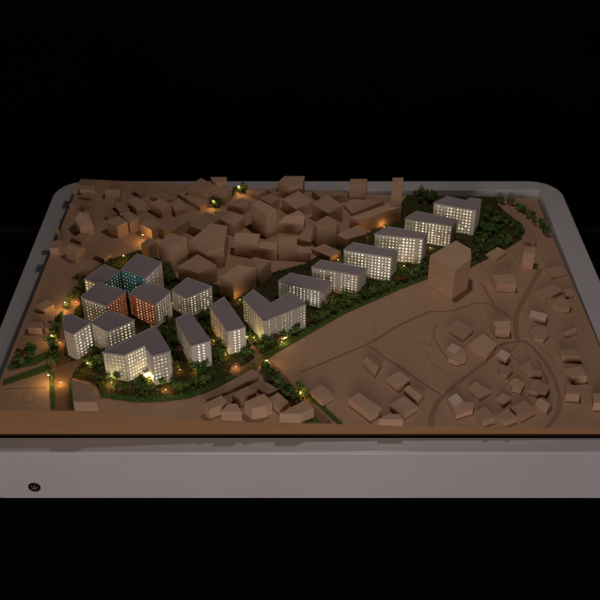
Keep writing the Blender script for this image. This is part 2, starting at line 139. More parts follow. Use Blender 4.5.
ROADS=[
 (0.008, 0.004, [(0.0093, 2.2688), (0.1108, 2.3442), (0.2164, 2.4176), (0.315, 2.5154), (0.3873, 2.5753), (0.4421, 2.6122), (0.4865, 2.6133), (0.5287, 2.6232), (0.5694, 2.6453), (0.6037, 2.6674), (0.6488, 2.6685), (0.6837, 2.63), (0.7106, 2.5891), (0.7232, 2.566)]),
 (0.007, 0.004, [(0.2164, 2.4176), (0.2846, 2.337), (0.3556, 2.2534), (0.4319, 2.1686)]),
 (0.012, 0.004, [(0.4319, 2.1686), (0.4063, 2.131), (0.3887, 2.081), (0.3784, 2.0159)]),
 (0.009, 0.004, [(0.4319, 2.1686), (0.482, 2.2266), (0.5332, 2.2817), (0.5931, 2.3438), (0.6216, 2.381)]),
 (0.013, 0.004, [(0.8799, 2.8981), (0.8253, 2.7899), (0.7676, 2.6746), (0.7288, 2.5778), (0.7138, 2.4972), (0.7144, 2.4474)]),
 (0.011, 0.004, [(0.6334, 2.4131), (0.6773, 2.4411), (0.7351, 2.4533), (0.7592, 2.4104), (0.7783, 2.3475), (0.7913, 2.2617), (0.7883, 2.1653), (0.7614, 2.0914), (0.717, 2.0291), (0.6804, 2.0203)]),
 (0.004, 0.002, [(0.4537, 2.5367), (0.4365, 2.4744), (0.4517, 2.4094), (0.4645, 2.3568), (0.4878, 2.3161), (0.5177, 2.3269), (0.5356, 2.3635)]),
 (0.004, 0.0018, [(0.7144, 2.4474), (0.6741, 2.3873), (0.6933, 2.3355)]),
 (0.0035, 0.0016, [(0.3656, 2.489), (0.3772, 2.4728)]),
 (0.0035, 0.0016, [(0.3911, 2.5123), (0.4093, 2.496)]),
 (0.0035, 0.0016, [(0.3909, 2.4457), (0.4206, 2.4194), (0.4256, 2.4357)]),
 (0.003, 0.0014, [(0.3755, 2.5231), (0.3889, 2.5236)]),
 (0.003, 0.0014, [(0.6621, 2.9331), (0.704, 2.748), (0.749, 2.6865)]),
 (0.003, 0.0014, [(0.7865, 3.0513), (0.8105, 2.9376), (0.8774, 2.9396)]),
 (0.003, 0.0014, [(0.6777, 2.8922), (0.7734, 2.9364), (0.812, 2.869)]),
 (0.003, 0.0014, [(0.8504, 2.689), (0.8785, 2.5813), (0.9138, 2.5588)]),
 (0.003, 0.0014, [(0.8055, 2.5563), (0.8629, 2.5118), (0.9097, 2.4297)]),
 (0.003, 0.0014, [(0.4014, 2.3923), (0.4169, 2.3301), (0.4655, 2.2655)]),
 (0.003, 0.0014, [(0.6048, 2.1715), (0.6683, 2.1868), (0.6914, 2.1497)]),
 (0.003, 0.0014, [(-0.8658, 2.8178), (-0.7682, 2.6757), (-0.7722, 2.609)]),
 (0.003, 0.0014, [(-0.9152, 3.1475), (-0.8518, 3.0548), (-0.8291, 2.9002)]),
 (0.003, 0.0014, [(-0.7367, 2.9898), (-0.6385, 2.9463), (-0.534, 2.8388)]),
 (0.003, 0.0014, [(-0.8745, 2.3358), (-0.7835, 2.3475)]),
 (0.004, 0.0018, [(0.8234, 2.4829), (0.8491, 2.4503), (0.8666, 2.4126)]),
 (0.004, 0.002, [(0.7559, 2.3471), (0.7622, 2.286), (0.7642, 2.2366)]),
 (0.005, 0.002, [(0.7777, 2.4216), (0.8021, 2.3689), (0.8073, 2.3637)]),
 (0.005, 0.0025, [(-0.8691, 2.1278), (-0.7524, 2.1329)]),
 (0.003, 0.0015, [(-0.8126, 2.1008), (-0.8012, 2.1144), (-0.7805, 2.1009), (-0.7744, 2.074), (-0.7887, 2.0607), (-0.8063, 2.074), (-0.8126, 2.1008)]),
 (0.004, 0.002, [(-0.7843, 3.1578), (-0.7505, 3.1838), (-0.7087, 3.2349)]),
 (0.005, 0.002, [(-0.9273, 3.1696), (-0.9002, 3.0735), (-0.8713, 2.9672)]),
 (0.004, 0.002, [(0.7362, 2.9353), (0.7732, 2.895), (0.7659, 2.9362)]),
 (0.006, 0.0025, [(0.6448, 2.7979), (0.6653, 2.6843), (0.6703, 2.6117)]),
 (0.005, 0.002, [(-0.6309, 3.0187), (-0.5993, 3.058), (-0.5759, 3.1668)]),
]
SHEETS=[
 ('planted_ground', '', 'structure', 'soil', [(-0.7367, 2.3021), (-0.7411, 2.5863), (-0.7424, 2.7394), (-0.7087, 2.8256), (-0.6378, 2.87), (-0.5798, 2.9154), (-0.4818, 2.8458), (-0.4157, 2.7191), (-0.3061, 2.7282), (-0.2076, 2.7013), (-0.1476, 2.763), (-0.0893, 2.8256), (0.0181, 2.8872), (0.1508, 3.0517), (0.2691, 3.1345), (0.4242, 3.403), (0.4466, 3.4702), (0.5465, 3.474), (0.7539, 3.4736), (0.8084, 3.4513), (0.8065, 3.367), (0.8364, 3.2852), (0.8723, 3.2222), (0.872, 3.1596), (0.8447, 3.0978), (0.7699, 3.0216), (0.619, 2.8905), (0.4652, 2.8192), (0.3512, 2.744), (0.1517, 2.5848), (-0.0792, 2.3526), (-0.1187, 2.3023), (-0.1832, 2.2224), (-0.3256, 2.1204), (-0.4105, 2.094), (-0.4811, 2.0817), (-0.5771, 2.0887), (-0.6089, 2.1541), (-0.6811, 2.1753), (-0.7187, 2.2133)]),
 ('grass_verge', '', 'structure', 'grass', [(0.4682, 2.8458), (0.4648, 2.8159), (0.3509, 2.7408), (0.1516, 2.5819), (-0.0791, 2.3501), (-0.1185, 2.2973), (-0.1831, 2.22), (-0.3254, 2.1182), (-0.4102, 2.0918), (-0.4808, 2.0796), (-0.5796, 2.0863), (-0.5864, 2.1087), (-0.4842, 2.1037), (-0.4128, 2.114), (-0.3336, 2.1422), (-0.1907, 2.2485), (-0.1258, 2.3271), (-0.0862, 2.3808), (0.153, 2.6172), (0.3469, 2.7757)]),
 ('grass_verge', '', 'structure', 'grass', [(-0.7557, 2.2033), (-0.7407, 2.2035), (-0.6985, 2.0231), (-0.7114, 2.0231)]),
 ('grass_verge', '', 'structure', 'grass', [(-0.6882, 2.1658), (-0.6792, 2.1659), (-0.6451, 2.0238), (-0.6544, 2.0235)]),
 ('grass_verge', '', 'structure', 'grass', [(-0.8831, 2.1599), (-0.769, 2.2371), (-0.7488, 2.213), (-0.7617, 2.2033), (-0.8773, 2.1369)]),
 ('grass_verge', '', 'structure', 'grass', [(-0.8877, 2.2262), (-0.8762, 2.2408), (-0.7737, 2.3016), (-0.7787, 2.3843), (-0.7866, 2.5156), (-0.7736, 2.5159), (-0.7564, 2.3376), (-0.7622, 2.2766), (-0.8023, 2.2367), (-0.8739, 2.2071)]),
 ('grass_verge', '', 'structure', 'grass', [(0.018, 2.1453), (0.033, 2.1552), (0.1245, 2.0293), (0.1071, 2.0287)]),
 ('grass_verge', '', 'structure', 'grass', [(0.0029, 2.0269), (0.038, 2.0651), (0.0608, 2.0282)]),
 ('lit_road', '', 'structure', 'road', [(-0.6971, 2.0231), (-0.7264, 2.1423), (-0.7377, 2.2035), (-0.7398, 2.2719), (-0.7595, 2.3376), (-0.7687, 2.4437), (-0.7616, 2.5049), (-0.7662, 2.5447), (-0.74, 2.5982), (-0.729, 2.5574), (-0.7496, 2.494), (-0.742, 2.3903), (-0.7265, 2.2821), (-0.6961, 2.2526), (-0.6397, 2.3299), (-0.6278, 2.315), (-0.6774, 2.2185), (-0.6829, 2.1848), (-0.6835, 2.1425), (-0.6558, 2.0235)]),
 ('lit_road', '', 'structure', 'path', [(-0.5747, 2.1092), (-0.5698, 2.1323), (-0.557, 2.1433), (-0.5435, 2.1314), (-0.5285, 2.1291), (-0.5315, 2.1103), (-0.5467, 2.0967)]),
 ('lit_road', '', 'structure', 'path', [(-0.4139, 2.1229), (-0.4142, 2.1503), (-0.4081, 2.1743), (-0.3907, 2.1789), (-0.3826, 2.159), (-0.3719, 2.1419), (-0.3763, 2.1276)]),
 ('lit_road', '', 'structure', 'road', [(-0.2182, 2.2467), (-0.211, 2.2815), (-0.1966, 2.3024), (-0.1829, 2.2784), (-0.162, 2.2946), (-0.1414, 2.3261), (-0.1695, 2.3915), (-0.1572, 2.4028), (-0.12, 2.3427), (-0.0747, 2.2895), (0.0, 2.163), (0.0297, 2.1229), (0.0955, 2.0283), (0.0636, 2.0271), (0.0059, 2.1083), (-0.1182, 2.2873), (-0.1891, 2.2196)]),
]
TREES=[
 ('small dark green tree in the wide belt before the long row of slabs', 'trees in the belt before the long row', 70, 'd', [(-0.0954, 2.3699), (-0.1215, 2.3893), (0.0, 2.4935), (0.102, 2.6204), (0.226, 2.7063), (0.3367, 2.7817), (0.4559, 2.8994), (0.4682, 2.8458), (0.3534, 2.7696), (0.1527, 2.6113)]),
 ('small dark green tree in the thicket right of the farthest slab', 'trees in the thicket at the back right', 52, 'd', [(0.6571, 3.0472), (0.7243, 3.2328), (0.752, 3.3314), (0.7977, 3.2919), (0.8693, 3.2062), (0.8423, 3.1052), (0.7725, 3.0362), (0.6389, 2.9255)]),
 ('small dark green tree in the curved row near the back right corner', 'trees in the curved row at the back right', 17, 'l', [(0.8041, 3.4009), (0.8341, 3.385), (0.8704, 3.361), (0.8975, 3.312), (0.9168, 3.2477), (0.9356, 3.185), (0.9483, 3.1163)]),
 ('small green tree in the gaps between the long lit slabs', 'trees in the gaps between the long slabs', 16, 'd', [(0.0, 2.5499), (0.0379, 2.6705), (0.1065, 2.6627), (0.1176, 2.6877), (0.1577, 2.7399), (0.2378, 2.7894), (0.2465, 2.7578), (0.3535, 2.8547), (0.3777, 2.9239), (0.4634, 2.9691), (0.4793, 3.0124), (0.4669, 2.8997), (0.3372, 2.7882), (0.1022, 2.6263)]),
 ('small dark green tree near the back rim, left of the farthest slab', 'trees by the back rim', 10, 'd', [(0.4423, 3.3782), (0.452, 3.438), (0.5613, 3.4582), (0.5352, 3.3734), (0.4643, 3.3538)]),
 ('small dark green tree among the lit towers and narrow slabs', 'trees among the lit towers', 88, 'd', [(-0.6396, 2.1765), (-0.6779, 2.2528), (-0.6708, 2.3132), (-0.6216, 2.3153), (-0.5296, 2.4291), (-0.4788, 2.4042), (-0.4629, 2.4828), (-0.417, 2.5686), (-0.369, 2.5868), (-0.2938, 2.5625), (-0.1958, 2.47), (-0.1538, 2.3978), (-0.1212, 2.3789), (-0.1198, 2.3376), (-0.1909, 2.2533), (-0.3227, 2.1527), (-0.4144, 2.1274), (-0.4848, 2.1082), (-0.5755, 2.1137), (-0.5993, 2.1498)]),
 ('small green tree in the strip along the orange-lit left path', 'trees along the left path', 20, 'd', [(-0.7508, 2.2226), (-0.778, 2.3219), (-0.7797, 2.482), (-0.7501, 2.6337), (-0.7378, 2.6769), (-0.7389, 2.6101), (-0.7766, 2.4989), (-0.768, 2.3634), (-0.7327, 2.2228)]),
 ('small green tree in the dense row beside the front centre road', 'trees in the row beside the front road', 24, 'd', [(-0.1172, 2.2578), (-0.1055, 2.2781), (-0.0678, 2.2504), (-0.0243, 2.1995), (0.015, 2.1498), (0.0059, 2.1219), (-0.0237, 2.1161), (-0.0602, 2.165)]),
 ('low green bushy tree in the clump near the left rim', 'trees in the clump near the left rim', 10, 'd', [(-0.8634, 2.2507), (-0.8637, 2.2903), (-0.823, 2.3009), (-0.8109, 2.2611), (-0.8485, 2.2266)]),
 ('small yellow-lit tree beside the back right lamp in the brown town', 'lit trees around the back right lamp', 6, 'd', [(-0.2761, 3.3414), (-0.2528, 3.4287), (-0.2249, 3.4408), (-0.2157, 3.4171), (-0.2488, 3.3535)]),
 ('small yellow-lit tree beside the back left lamp in the brown town', 'lit trees around the back left lamp', 8, 'd', [(-0.3662, 3.2711), (-0.3576, 3.3128), (-0.3017, 3.3049), (-0.2957, 3.2736), (-0.3285, 3.2369)]),
 ('small dark green tree behind the square pale tower', 'trees behind the square pale tower', 8, 'd', [(-0.4754, 2.7298), (-0.4724, 2.7943), (-0.449, 2.7716), (-0.4293, 2.7173), (-0.453, 2.6831)]),
]
LAMPS=[
 ('street lamp with a bright head beside the lit road at the front left', (-0.7318, 2.1469), 1),
 ('street lamp at the left edge of the lit towers, above the grassy strip', (-0.7637, 2.3427), 0.7),
 ('street lamp at the top of the orange-lit path beside the orange-sided tower', (-0.7584, 2.522), 1),
 ('street lamp among the trees just left of the L-shaped block', (-0.6269, 2.2057), 0.5),
 ('street lamp behind the teal and cream tower, at the edge of the brown town', (-0.6123, 2.8179), 0.6),
 ('street lamp at the right corner of the L-shaped block', (-0.3898, 2.2532), 0.4),
 ('street lamp between the orange-lit narrow slab and the V-shaped block', (-0.1631, 2.3919), 0.7),
 ('street lamp at the road corner in front of the V-shaped block', (-0.093, 2.2737), 1),
 ('street lamp between the tree row and the orange-cornered house', (0.0089, 2.1266), 1),
 ('street lamp at the back right of the brown town, among yellow-lit trees', (-0.2386, 3.3884), 0.8),
 ('street lamp at the back left of the brown town, among orange-lit trees', (-0.3296, 3.2526), 0.8),
 ('street lamp on the left side of the orange-glowing brown block', (-0.5648, 2.9661), 0.7),
]
SPOTS=[
 ((-0.7072, 2.1424), 1.3),
 ((-0.7502, 2.3377), 0.7),
 ((-0.7433, 2.5628), 1.2),
 ((-0.5577, 2.1479), 1.7),
 ((-0.4507, 2.1825), 2.0),
 ((-0.3981, 2.1386), 0.9),
 ((-0.1978, 2.2676), 0.6),
 ((-0.0578, 2.4034), 1),
 ((0.1963, 3.0548), 0.6),
 ((0.325, 3.1612), 0.6),
 ((0.5578, 3.2912), 0.3),
 ((-0.2323, 2.3252), 0.7),
 ((-0.1482, 2.4194), 1.1),
 ((-0.6304, 2.3303), 0.7),
 ((0.2473, 3.0879), 0.6),
 ((0.1387, 2.9095), 0.4),
 ((-0.5793, 2.4012), 0.6),
 ((-0.4745, 2.4209), 0.7),
 ((-0.4248, 2.5793), 0.6),
 ((-0.2749, 2.3944), 0.8),
 ((-0.3179, 2.2334), 0.6),
 ((-0.2039, 2.629), 0.6),
 ((0.2599, 2.7459), 0.5),
 ((0.1162, 2.6391), 0.5),
 ((0.3777, 2.8829), 0.5),
 ((0.4868, 3.0127), 0.4),
 ((0.0266, 2.5288), 0.5),
 ((-0.6713, 2.2828), 0.6),
 ((-0.3668, 2.2367), 0.5),
]
PANELS=[
 ('eight-sided brown house with a bright pale roof panel in the right field', [(0.4664, 2.37), (0.489, 2.4027), (0.5122, 2.3815), (0.4938, 2.3502)]),
 ('brown house with a bright pale roof, left of the loop road top', [(0.6204, 2.3485), (0.6423, 2.3753), (0.667, 2.3505), (0.6464, 2.3191)]),
 ('bright-roofed oblong brown house right of the road fork', [(0.7694, 2.5666), (0.7822, 2.5999), (0.833, 2.5771), (0.8181, 2.542)]),
 ('bright L-shaped brown house by the road junction in the lower right', [(0.4413, 2.13), (0.4687, 2.1534), (0.4836, 2.12), (0.4565, 2.094)]),
]

sc=bpy.context.scene
col=sc.collection

# ---------------------------------------------------------------- helpers
def itp(P,x):
    return float(np.interp(x,[p[0] for p in P],[p[1] for p in P]))
def base_z(x,y):
    t=min(1,max(0,(y-Y0)/(Y1-Y0)))
    return itp(PF,x)*(1-t)+itp(PB,x)*t
def link(o,parent=None):
    col.objects.link(o)
    if parent is not None: o.parent=parent
    return o
def bm_obj(name,bm,mats,parent=None,smooth=False):
    me=bpy.data.meshes.new(name); bm.to_mesh(me); bm.free()
    for m in (mats if isinstance(mats,(list,tuple)) else [mats]): me.materials.append(m)
    if smooth:
        for p in me.polygons: p.use_smooth=True
    return link(bpy.data.objects.new(name,me),parent)
def tag(o,label=None,cat=None,group=None,kind=None):
    if label: o['label']=label
    if cat: o['category']=cat
    if group: o['group']=group
    if kind: o['kind']=kind
    return o
def thing(name,label,cat,loc,group=None):
    o=bpy.data.objects.new(name,None); o.empty_display_size=.01
    o.location=loc; link(o)
    return tag(o,label,cat,group)
def box(bm,c,s,rz=0,mi=0):
    M=Matrix.Translation(c)@Matrix.Rotation(rz,4,'Z')@Matrix.Diagonal((s[0],s[1],s[2],1))
    r=bmesh.ops.create_cube(bm,size=1,matrix=M)
    for f in {f for v in r['verts'] for f in v.link_faces}: f.material_index=mi
def cyl(bm,a,b,r1,r2,n=8):
    a=Vector(a); b=Vector(b); d=b-a
    M=Matrix.Translation((a+b)/2)@d.to_track_quat('Z','Y').to_matrix().to_4x4()
    bmesh.ops.create_cone(bm,cap_ends=True,segments=n,radius1=r1,radius2=r2,depth=d.length,matrix=M)
def ccw(P):
    a=sum(P[i][0]*P[(i+1)%len(P)][1]-P[(i+1)%len(P)][0]*P[i][1] for i in range(len(P)))
    return a>0
def inside(p,P):
    x,y=p; c=False; j=len(P)-1
    for i in range(len(P)):
        if (P[i][1]>y)!=(P[j][1]>y) and x<(P[j][0]-P[i][0])*(y-P[i][1])/(P[j][1]-P[i][1])+P[i][0]: c=not c
        j=i
    return c
def segdist(p,a,b):
    ax,ay=a; bx,by=b; dx,dy=bx-ax,by-ay
    t=((p[0]-ax)*dx+(p[1]-ay)*dy)/max(1e-12,dx*dx+dy*dy); t=min(1,max(0,t))
    return math.hypot(p[0]-ax-dx*t,p[1]-ay-dy*t)

# ---------------------------------------------------------------- materials
def mat(name,rgb,rough=.6,var=.12,scale=30,stretch=(1,1,1),bump=0,rgb2=None,spec=.4,detail=4,coat=0):
    m=bpy.data.materials.new(name); m.use_nodes=True; nt=m.node_tree; N=nt.nodes; L=nt.links
    b=N['Principled BSDF']; b.inputs['Roughness'].default_value=rough
    b.inputs['Specular IOR Level'].default_value=spec
    if coat: b.inputs['Coat Weight'].default_value=coat; b.inputs['Coat Roughness'].default_value=.25
    tc=N.new('ShaderNodeTexCoord'); mp=N.new('ShaderNodeMapping'); mp.inputs['Scale'].default_value=stretch
    L.new(tc.outputs['Object'],mp.inputs['Vector'])
    n=N.new('ShaderNodeTexNoise'); n.inputs['Scale'].default_value=scale; n.inputs['Detail'].default_value=detail
    L.new(mp.outputs['Vector'],n.inputs['Vector'])
    cr=N.new('ShaderNodeValToRGB'); e=cr.color_ramp.elements
    c2=rgb2 or tuple(min(1,c*(1+var)) for c in rgb); c1=rgb if rgb2 else tuple(c*(1-var) for c in rgb)
    e[0].position=.3; e[0].color=(*c1,1); e[1].position=.7; e[1].color=(*c2,1)
    L.new(n.outputs['Fac'],cr.inputs['Fac']); L.new(cr.outputs['Color'],b.inputs['Base Color'])
    if bump:
        bp=N.new('ShaderNodeBump'); bp.inputs['Strength'].default_value=bump; bp.inputs['Distance'].default_value=.001
        L.new(n.outputs['Fac'],bp.inputs['Height']); L.new(bp.outputs['Normal'],b.inputs['Normal'])
    return m
def emat(name,rgb,s,var=.45):
    m=bpy.data.materials.new(name); m.use_nodes=True; nt=m.node_tree; N=nt.nodes; L=nt.links
    b=N['Principled BSDF']; b.inputs['Base Color'].default_value=(.6,.58,.5,1); b.inputs['Roughness'].default_value=.35
    b.inputs['Emission Color'].default_value=(*rgb,1)
    oi=N.new('ShaderNodeObjectInfo'); mr=N.new('ShaderNodeMapRange')
    mr.inputs['To Min'].default_value=s*(1-var); mr.inputs['To Max'].default_value=s*(1+var)
    L.new(oi.outputs['Random'],mr.inputs['Value']); L.new(mr.outputs['Result'],b.inputs['Emission Strength'])
    m.cycles.emission_sampling='AUTO'
    return m
WOOD=(.47,.29,.175)
def wood_mat(name,k=1.0,base=None,stretch=(1.2,14,14),scale=5,sep=.08,engr=False):
    base=base or WOOD
    m=mat(name,tuple(c*k*(1-sep) for c in base),rgb2=tuple(c*k*(1+sep) for c in base),rough=.62,scale=scale,stretch=stretch,bump=.05,detail=6,spec=.3)
    N=m.node_tree.nodes; L=m.node_tree.links; b=N['Principled BSDF']
    n2=N.new('ShaderNodeTexNoise'); n2.inputs['Scale'].default_value=3.0; n2.inputs['Detail'].default_value=3
    tc=[n for n in N if n.type=='TEX_COORD'][0]; L.new(tc.outputs['Object'],n2.inputs['Vector'])
    mr=N.new('ShaderNodeMapRange'); mr.inputs['To Min'].default_value=.9; mr.inputs['To Max'].default_value=1.08
    L.new(n2.outputs['Fac'],mr.inputs['Value'])
    oi=N.new('ShaderNodeObjectInfo'); mo=N.new('ShaderNodeMapRange'); mo.inputs['To Min'].default_value=.84; mo.inputs['To Max'].default_value=1.16
    L.new(oi.outputs['Random'],mo.inputs['Value'])
    mu=N.new('ShaderNodeMath'); mu.operation='MULTIPLY'; L.new(mr.outputs['Result'],mu.inputs[0]); L.new(mo.outputs['Result'],mu.inputs[1])
    vm=N.new('ShaderNodeVectorMath'); vm.operation='SCALE'
    cr=[n for n in N if n.type=='VALTORGB'][0]
    L.new(cr.outputs['Color'],vm.inputs[0]); L.new(mu.outputs[0],vm.inputs['Scale'])
    src=vm.outputs['Vector']
    if engr:
        at=N.new('ShaderNodeAttribute'); at.attribute_name='engraved'
        mx=N.new('ShaderNodeMix'); mx.data_type='RGBA'
        L.new(at.outputs['Fac'],mx.inputs[0]); L.new(src,mx.inputs[6]); mx.inputs[7].default_value=(.17,.085,.05,1)
        src=mx.outputs[2]
    L.new(src,b.inputs['Base Color'])
    return m
M={}
M['wood']=wood_mat('basswood',1,base=(.56,.36,.225))
M['ground']=wood_mat('board_veneer',1.0,stretch=(16,1.0,16),scale=4,sep=.045,engr=True)
M['edge']=wood_mat('board_edge',1,base=(.33,.175,.08),stretch=(1.0,1.0,45),scale=6,sep=.10)
M['pale']=wood_mat('pale_basswood',1,base=(.78,.58,.44),sep=.05)
M['white']=mat('painted_acrylic_white',(.47,.44,.40),rough=.45,var=.05,scale=60)
M['roofgrey']=mat('roof_grey_paint',(.35,.295,.295),rough=.6,var=.06,scale=45)
M['parapet']=mat('parapet_paint',(.42,.39,.385),rough=.5,var=.05,scale=60)
M['gapshade']=mat('gap_shade_base',(.035,.012,.006),rough=.7,var=.2,scale=20)  # near-black colour stands in for shade in the gap under the board edge
M['teal']=mat('teal_paint',(.06,.20,.22),rough=.45,var=.1,scale=60)
M['orange']=mat('orange_paint',(.50,.16,.08),rough=.45,var=.1,scale=60)
M['table']=mat('white_lacquer',(.60,.585,.585),rough=.32,var=.03,scale=4,spec=.5,bump=.02)
M['black']=mat('black_laminate',(.002,.002,.002),rough=.7,var=.2,scale=10,spec=.05)
M['floor']=mat('dark_floor',(.005,.004,.0035),rough=.75,var=.3,scale=3,spec=.1)
M['wall']=mat('dark_backdrop',(.0025,.0025,.003),rough=.95,var=.3,scale=2,spec=.02)
M['skirt']=mat('dark_skirting',(.02,.02,.02),rough=.5,var=.3,scale=3,spec=.3)
M['rubber']=mat('black_plastic',(.012,.009,.010),rough=.35,var=.3,scale=40)
M['soil']=mat('brown_mulch',(.095,.055,.028),rgb2=(.045,.065,.018),rough=.95,scale=90,bump=.8,spec=.1)
M['grass']=mat('flock_grass',(.07,.12,.025),rgb2=(.10,.16,.035),rough=.95,scale=160,bump=.8,spec=.1)
M['road']=mat('road_card',(.27,.155,.085),rough=.8,var=.15,scale=70,bump=.2,spec=.15)
M['leafA']=mat('leaf_dark',(.09,.155,.036),rough=.8,var=.5,scale=400,spec=.15)
M['leafB']=mat('leaf_mid',(.15,.24,.05),rough=.8,var=.5,scale=400,spec=.15)
M['leafC']=mat('leaf_olive',(.19,.21,.05),rough=.8,var=.5,scale=400,spec=.15)
M['leafR']=mat('leaf_rust',(.20,.085,.04),rough=.8,var=.5,scale=400,spec=.15)
M['trunk']=mat('tree_trunk',(.07,.045,.03),rough=.9,var=.3,scale=200)
M['metal']=mat('lamp_metal',(.25,.22,.18),rough=.4,var=.1,scale=100)
TINT={'w':(1,.84,.58),'p':(1,.74,.52),'c':(1,.9,.74),'y':(.95,.85,.35),'o':(1,.58,.22)}
STR={'x':1.35,'b':.9,'m':.5,'d':.24,'n':.08}
WM={}
def winmat(t,s):
    if (t,s) not in WM: WM[(t,s)]=emat('window_glow_'+t+s,TINT[t],STR[s])
    return WM[(t,s)]
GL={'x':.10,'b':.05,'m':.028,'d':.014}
def panelmat(ck,br,ti):  # facade walls emit weakly, imitating light shining through acrylic
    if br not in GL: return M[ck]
    k='painted_glow_'+ck+br+ti
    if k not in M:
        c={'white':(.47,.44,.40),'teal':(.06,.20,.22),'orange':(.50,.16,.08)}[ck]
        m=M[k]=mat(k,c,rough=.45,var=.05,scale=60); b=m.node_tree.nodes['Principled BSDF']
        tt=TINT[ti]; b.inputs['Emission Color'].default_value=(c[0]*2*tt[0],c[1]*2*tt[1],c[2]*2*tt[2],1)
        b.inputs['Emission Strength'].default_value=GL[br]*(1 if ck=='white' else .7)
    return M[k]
M['dimwin']=mat('unlit_window',(.10,.085,.07),rough=.25,var=.2,scale=50)
M['bulb']=emat('lamp_bulb',(1,.78,.38),9,.2)
M['canopy_glow']=emat('entrance_glow',(1,.72,.36),1.6,.1)

# ---------------------------------------------------------------- room
bm=bmesh.new(); bmesh.ops.create_grid(bm,x_segments=1,y_segments=1,size=12)
tag(bm_obj('floor',bm,M['floor']),kind='structure').location=(0,4,-.9)
bm=bmesh.new(); box(bm,(0,4.62,1.6),(24,.12,5.0)); tag(bm_obj('wall',bm,M['wall']),kind='structure')
bm=bmesh.new(); box(bm,(0,4.548,-.885),(24,.02,.028)); tag(bm_obj('skirting',bm,M['skirt']),kind='structure')

# ---------------------------------------------------------------- table (rounded tray on a recessed cabinet)
XL,XR,YF,YB=-1.007,1.074,1.958,3.527
IL,IR,IF,IB=-.915,.985,2.018,3.452
def rrect(x0,x1,y0,y1,r,n=14):
    P=[]
    for cx,cy,a0 in ((x1-r,y1-r,0),(x0+r,y1-r,90),(x0+r,y0+r,180),(x1-r,y0+r,270)):
        for i in range(n+1):
            a=R(a0+90*i/n); P.append((cx+r*math.cos(a),cy+r*math.sin(a)))
    return P
table=thing('display_table','white lacquered display table with rounded corners holding the wooden town model','table',(0.034,2.74,-.9))
def loc(p): return (p[0]-table.location[0],p[1]-table.location[1],p[2]-table.location[2])
bm=bmesh.new()
def ring(P,z): return [bm.verts.new(loc((x,y,z))) for x,y in P]
def bridge(a,b):
    n=len(a)
    for i in range(n): bm.faces.new((a[i],a[(i+1)%n],b[(i+1)%n],b[i]))
rings=[]
rb=.007
rings.append(ring(rrect(XL,XR,YF,YB,.125),-.189))
rings.append(ring(rrect(XL,XR,YF,YB,.125),-rb))
for k in range(1,6):
    a=R(90*k/5); e=rb*(1-math.cos(a)); rings.append(ring(rrect(XL+e,XR-e,YF+e,YB-e,.125-e),-rb+rb*math.sin(a)))
rings.append(ring(rrect(IL,IR,IF,IB,.006),0))
for k in range(1,3):
    a=R(90*k/2); e=.002*math.sin(a); rings.append(ring(rrect(IL+e,IR-e,IF+e,IB-e,.006),-.002*(1-math.cos(a))))
rings.append(ring(rrect(IL+.002,IR-.002,IF+.002,IB-.002,.006),-.06))
for a,b in zip(rings,rings[1:]): bridge(a,b)
bm.faces.new(rings[-1])
bm.faces.new(list(reversed(rings[0])))
bmesh.ops.recalc_face_normals(bm,faces=bm.faces)
bm_obj('tray',bm,M['table'],table)
bm=bmesh.new(); box(bm,loc((.034,2.78,-.545)),(1.7,1.2,.70)); bm_obj('cabinet',bm,M['black'],table)
# cable port in the front apron
bm=bmesh.new()
cyl(bm,loc((-.784,YF-.0015,-.142)),loc((-.784,YF+.004,-.142)),.0185,.0185,32)
pb=bm_obj('cable_port',bm,M['rubber'],table)
bm=bmesh.new()
for k in range(5):
    a=R(72*k); cyl(bm,loc((-.784+.009*math.cos(a),YF-.003,-.142+.009*math.sin(a))),loc((-.784+.009*math.cos(a),YF-.0012,-.142+.009*math.sin(a))),.0022,.0022,10)
cyl(bm,loc((-.784,YF-.004,-.142)),loc((-.784,YF-.001,-.142)),.004,.004,14)
bm_obj('port_insert',bm,M['metal'],pb)

# ---------------------------------------------------------------- terrain board
BX0,BX1,BY0,BY1=-.893,.972,2.026,3.442
st=.0035
nx=int((BX1-BX0)/st)+1; ny=int((BY1-BY0)/st)+1
X=np.linspace(BX0,BX1,nx); Y=np.linspace(BY0,BY1,ny)
GX,GY=np.meshgrid(X,Y)
T=np.clip((GY-Y0)/(Y1-Y0),0,1)
Z=np.interp(GX,[p[0] for p in PF],[p[1] for p in PF])*(1-T)+np.interp(GX,[p[0] for p in PB],[p[1] for p in PB])*T
E=np.zeros_like(Z)
for w,d,P in ROADS:
    D=np.full_like(Z,9.)
    for a,b in zip(P,P[1:]):
        dx,dy=b[0]-a[0],b[1]-a[1]
        t=np.clip(((GX-a[0])*dx+(GY-a[1])*dy)/max(1e-9,dx*dx+dy*dy),0,1)
        D=np.minimum(D,np.hypot(GX-a[0]-dx*t,GY-a[1]-dy*t))
    k=np.clip((w/2+.0025-D)/.0035,0,1)
    E=np.maximum(E,k*d)
E*=.65
Z=Z-E
verts=np.stack([GX.ravel(),GY.ravel(),Z.ravel()],1)
idx=np.arange(nx*ny).reshape(ny,nx)
q=np.stack([idx[:-1,:-1],idx[:-1,1:],idx[1:,1:],idx[1:,:-1]],-1).reshape(-1,4)
border=list(idx[0,:])+list(idx[1:,-1])+list(idx[-1,-2::-1])+list(idx[-2:0:-1,0])
nb=len(border); n0=len(verts)
low=verts[border].copy(); low[:,2]=np.where(verts[border][:,1]<BY0+.0001,.009,-.045)
verts=np.vstack([verts,low])
faces=[tuple(f) for f in q.tolist()]
nt_=len(faces)
for i in range(nb):
    j=(i+1)%nb; faces.append((int(border[i]),n0+i,n0+j,int(border[j])))
me=bpy.data.meshes.new('terrain'); me.from_pydata(verts.tolist(),[],faces); me.update()
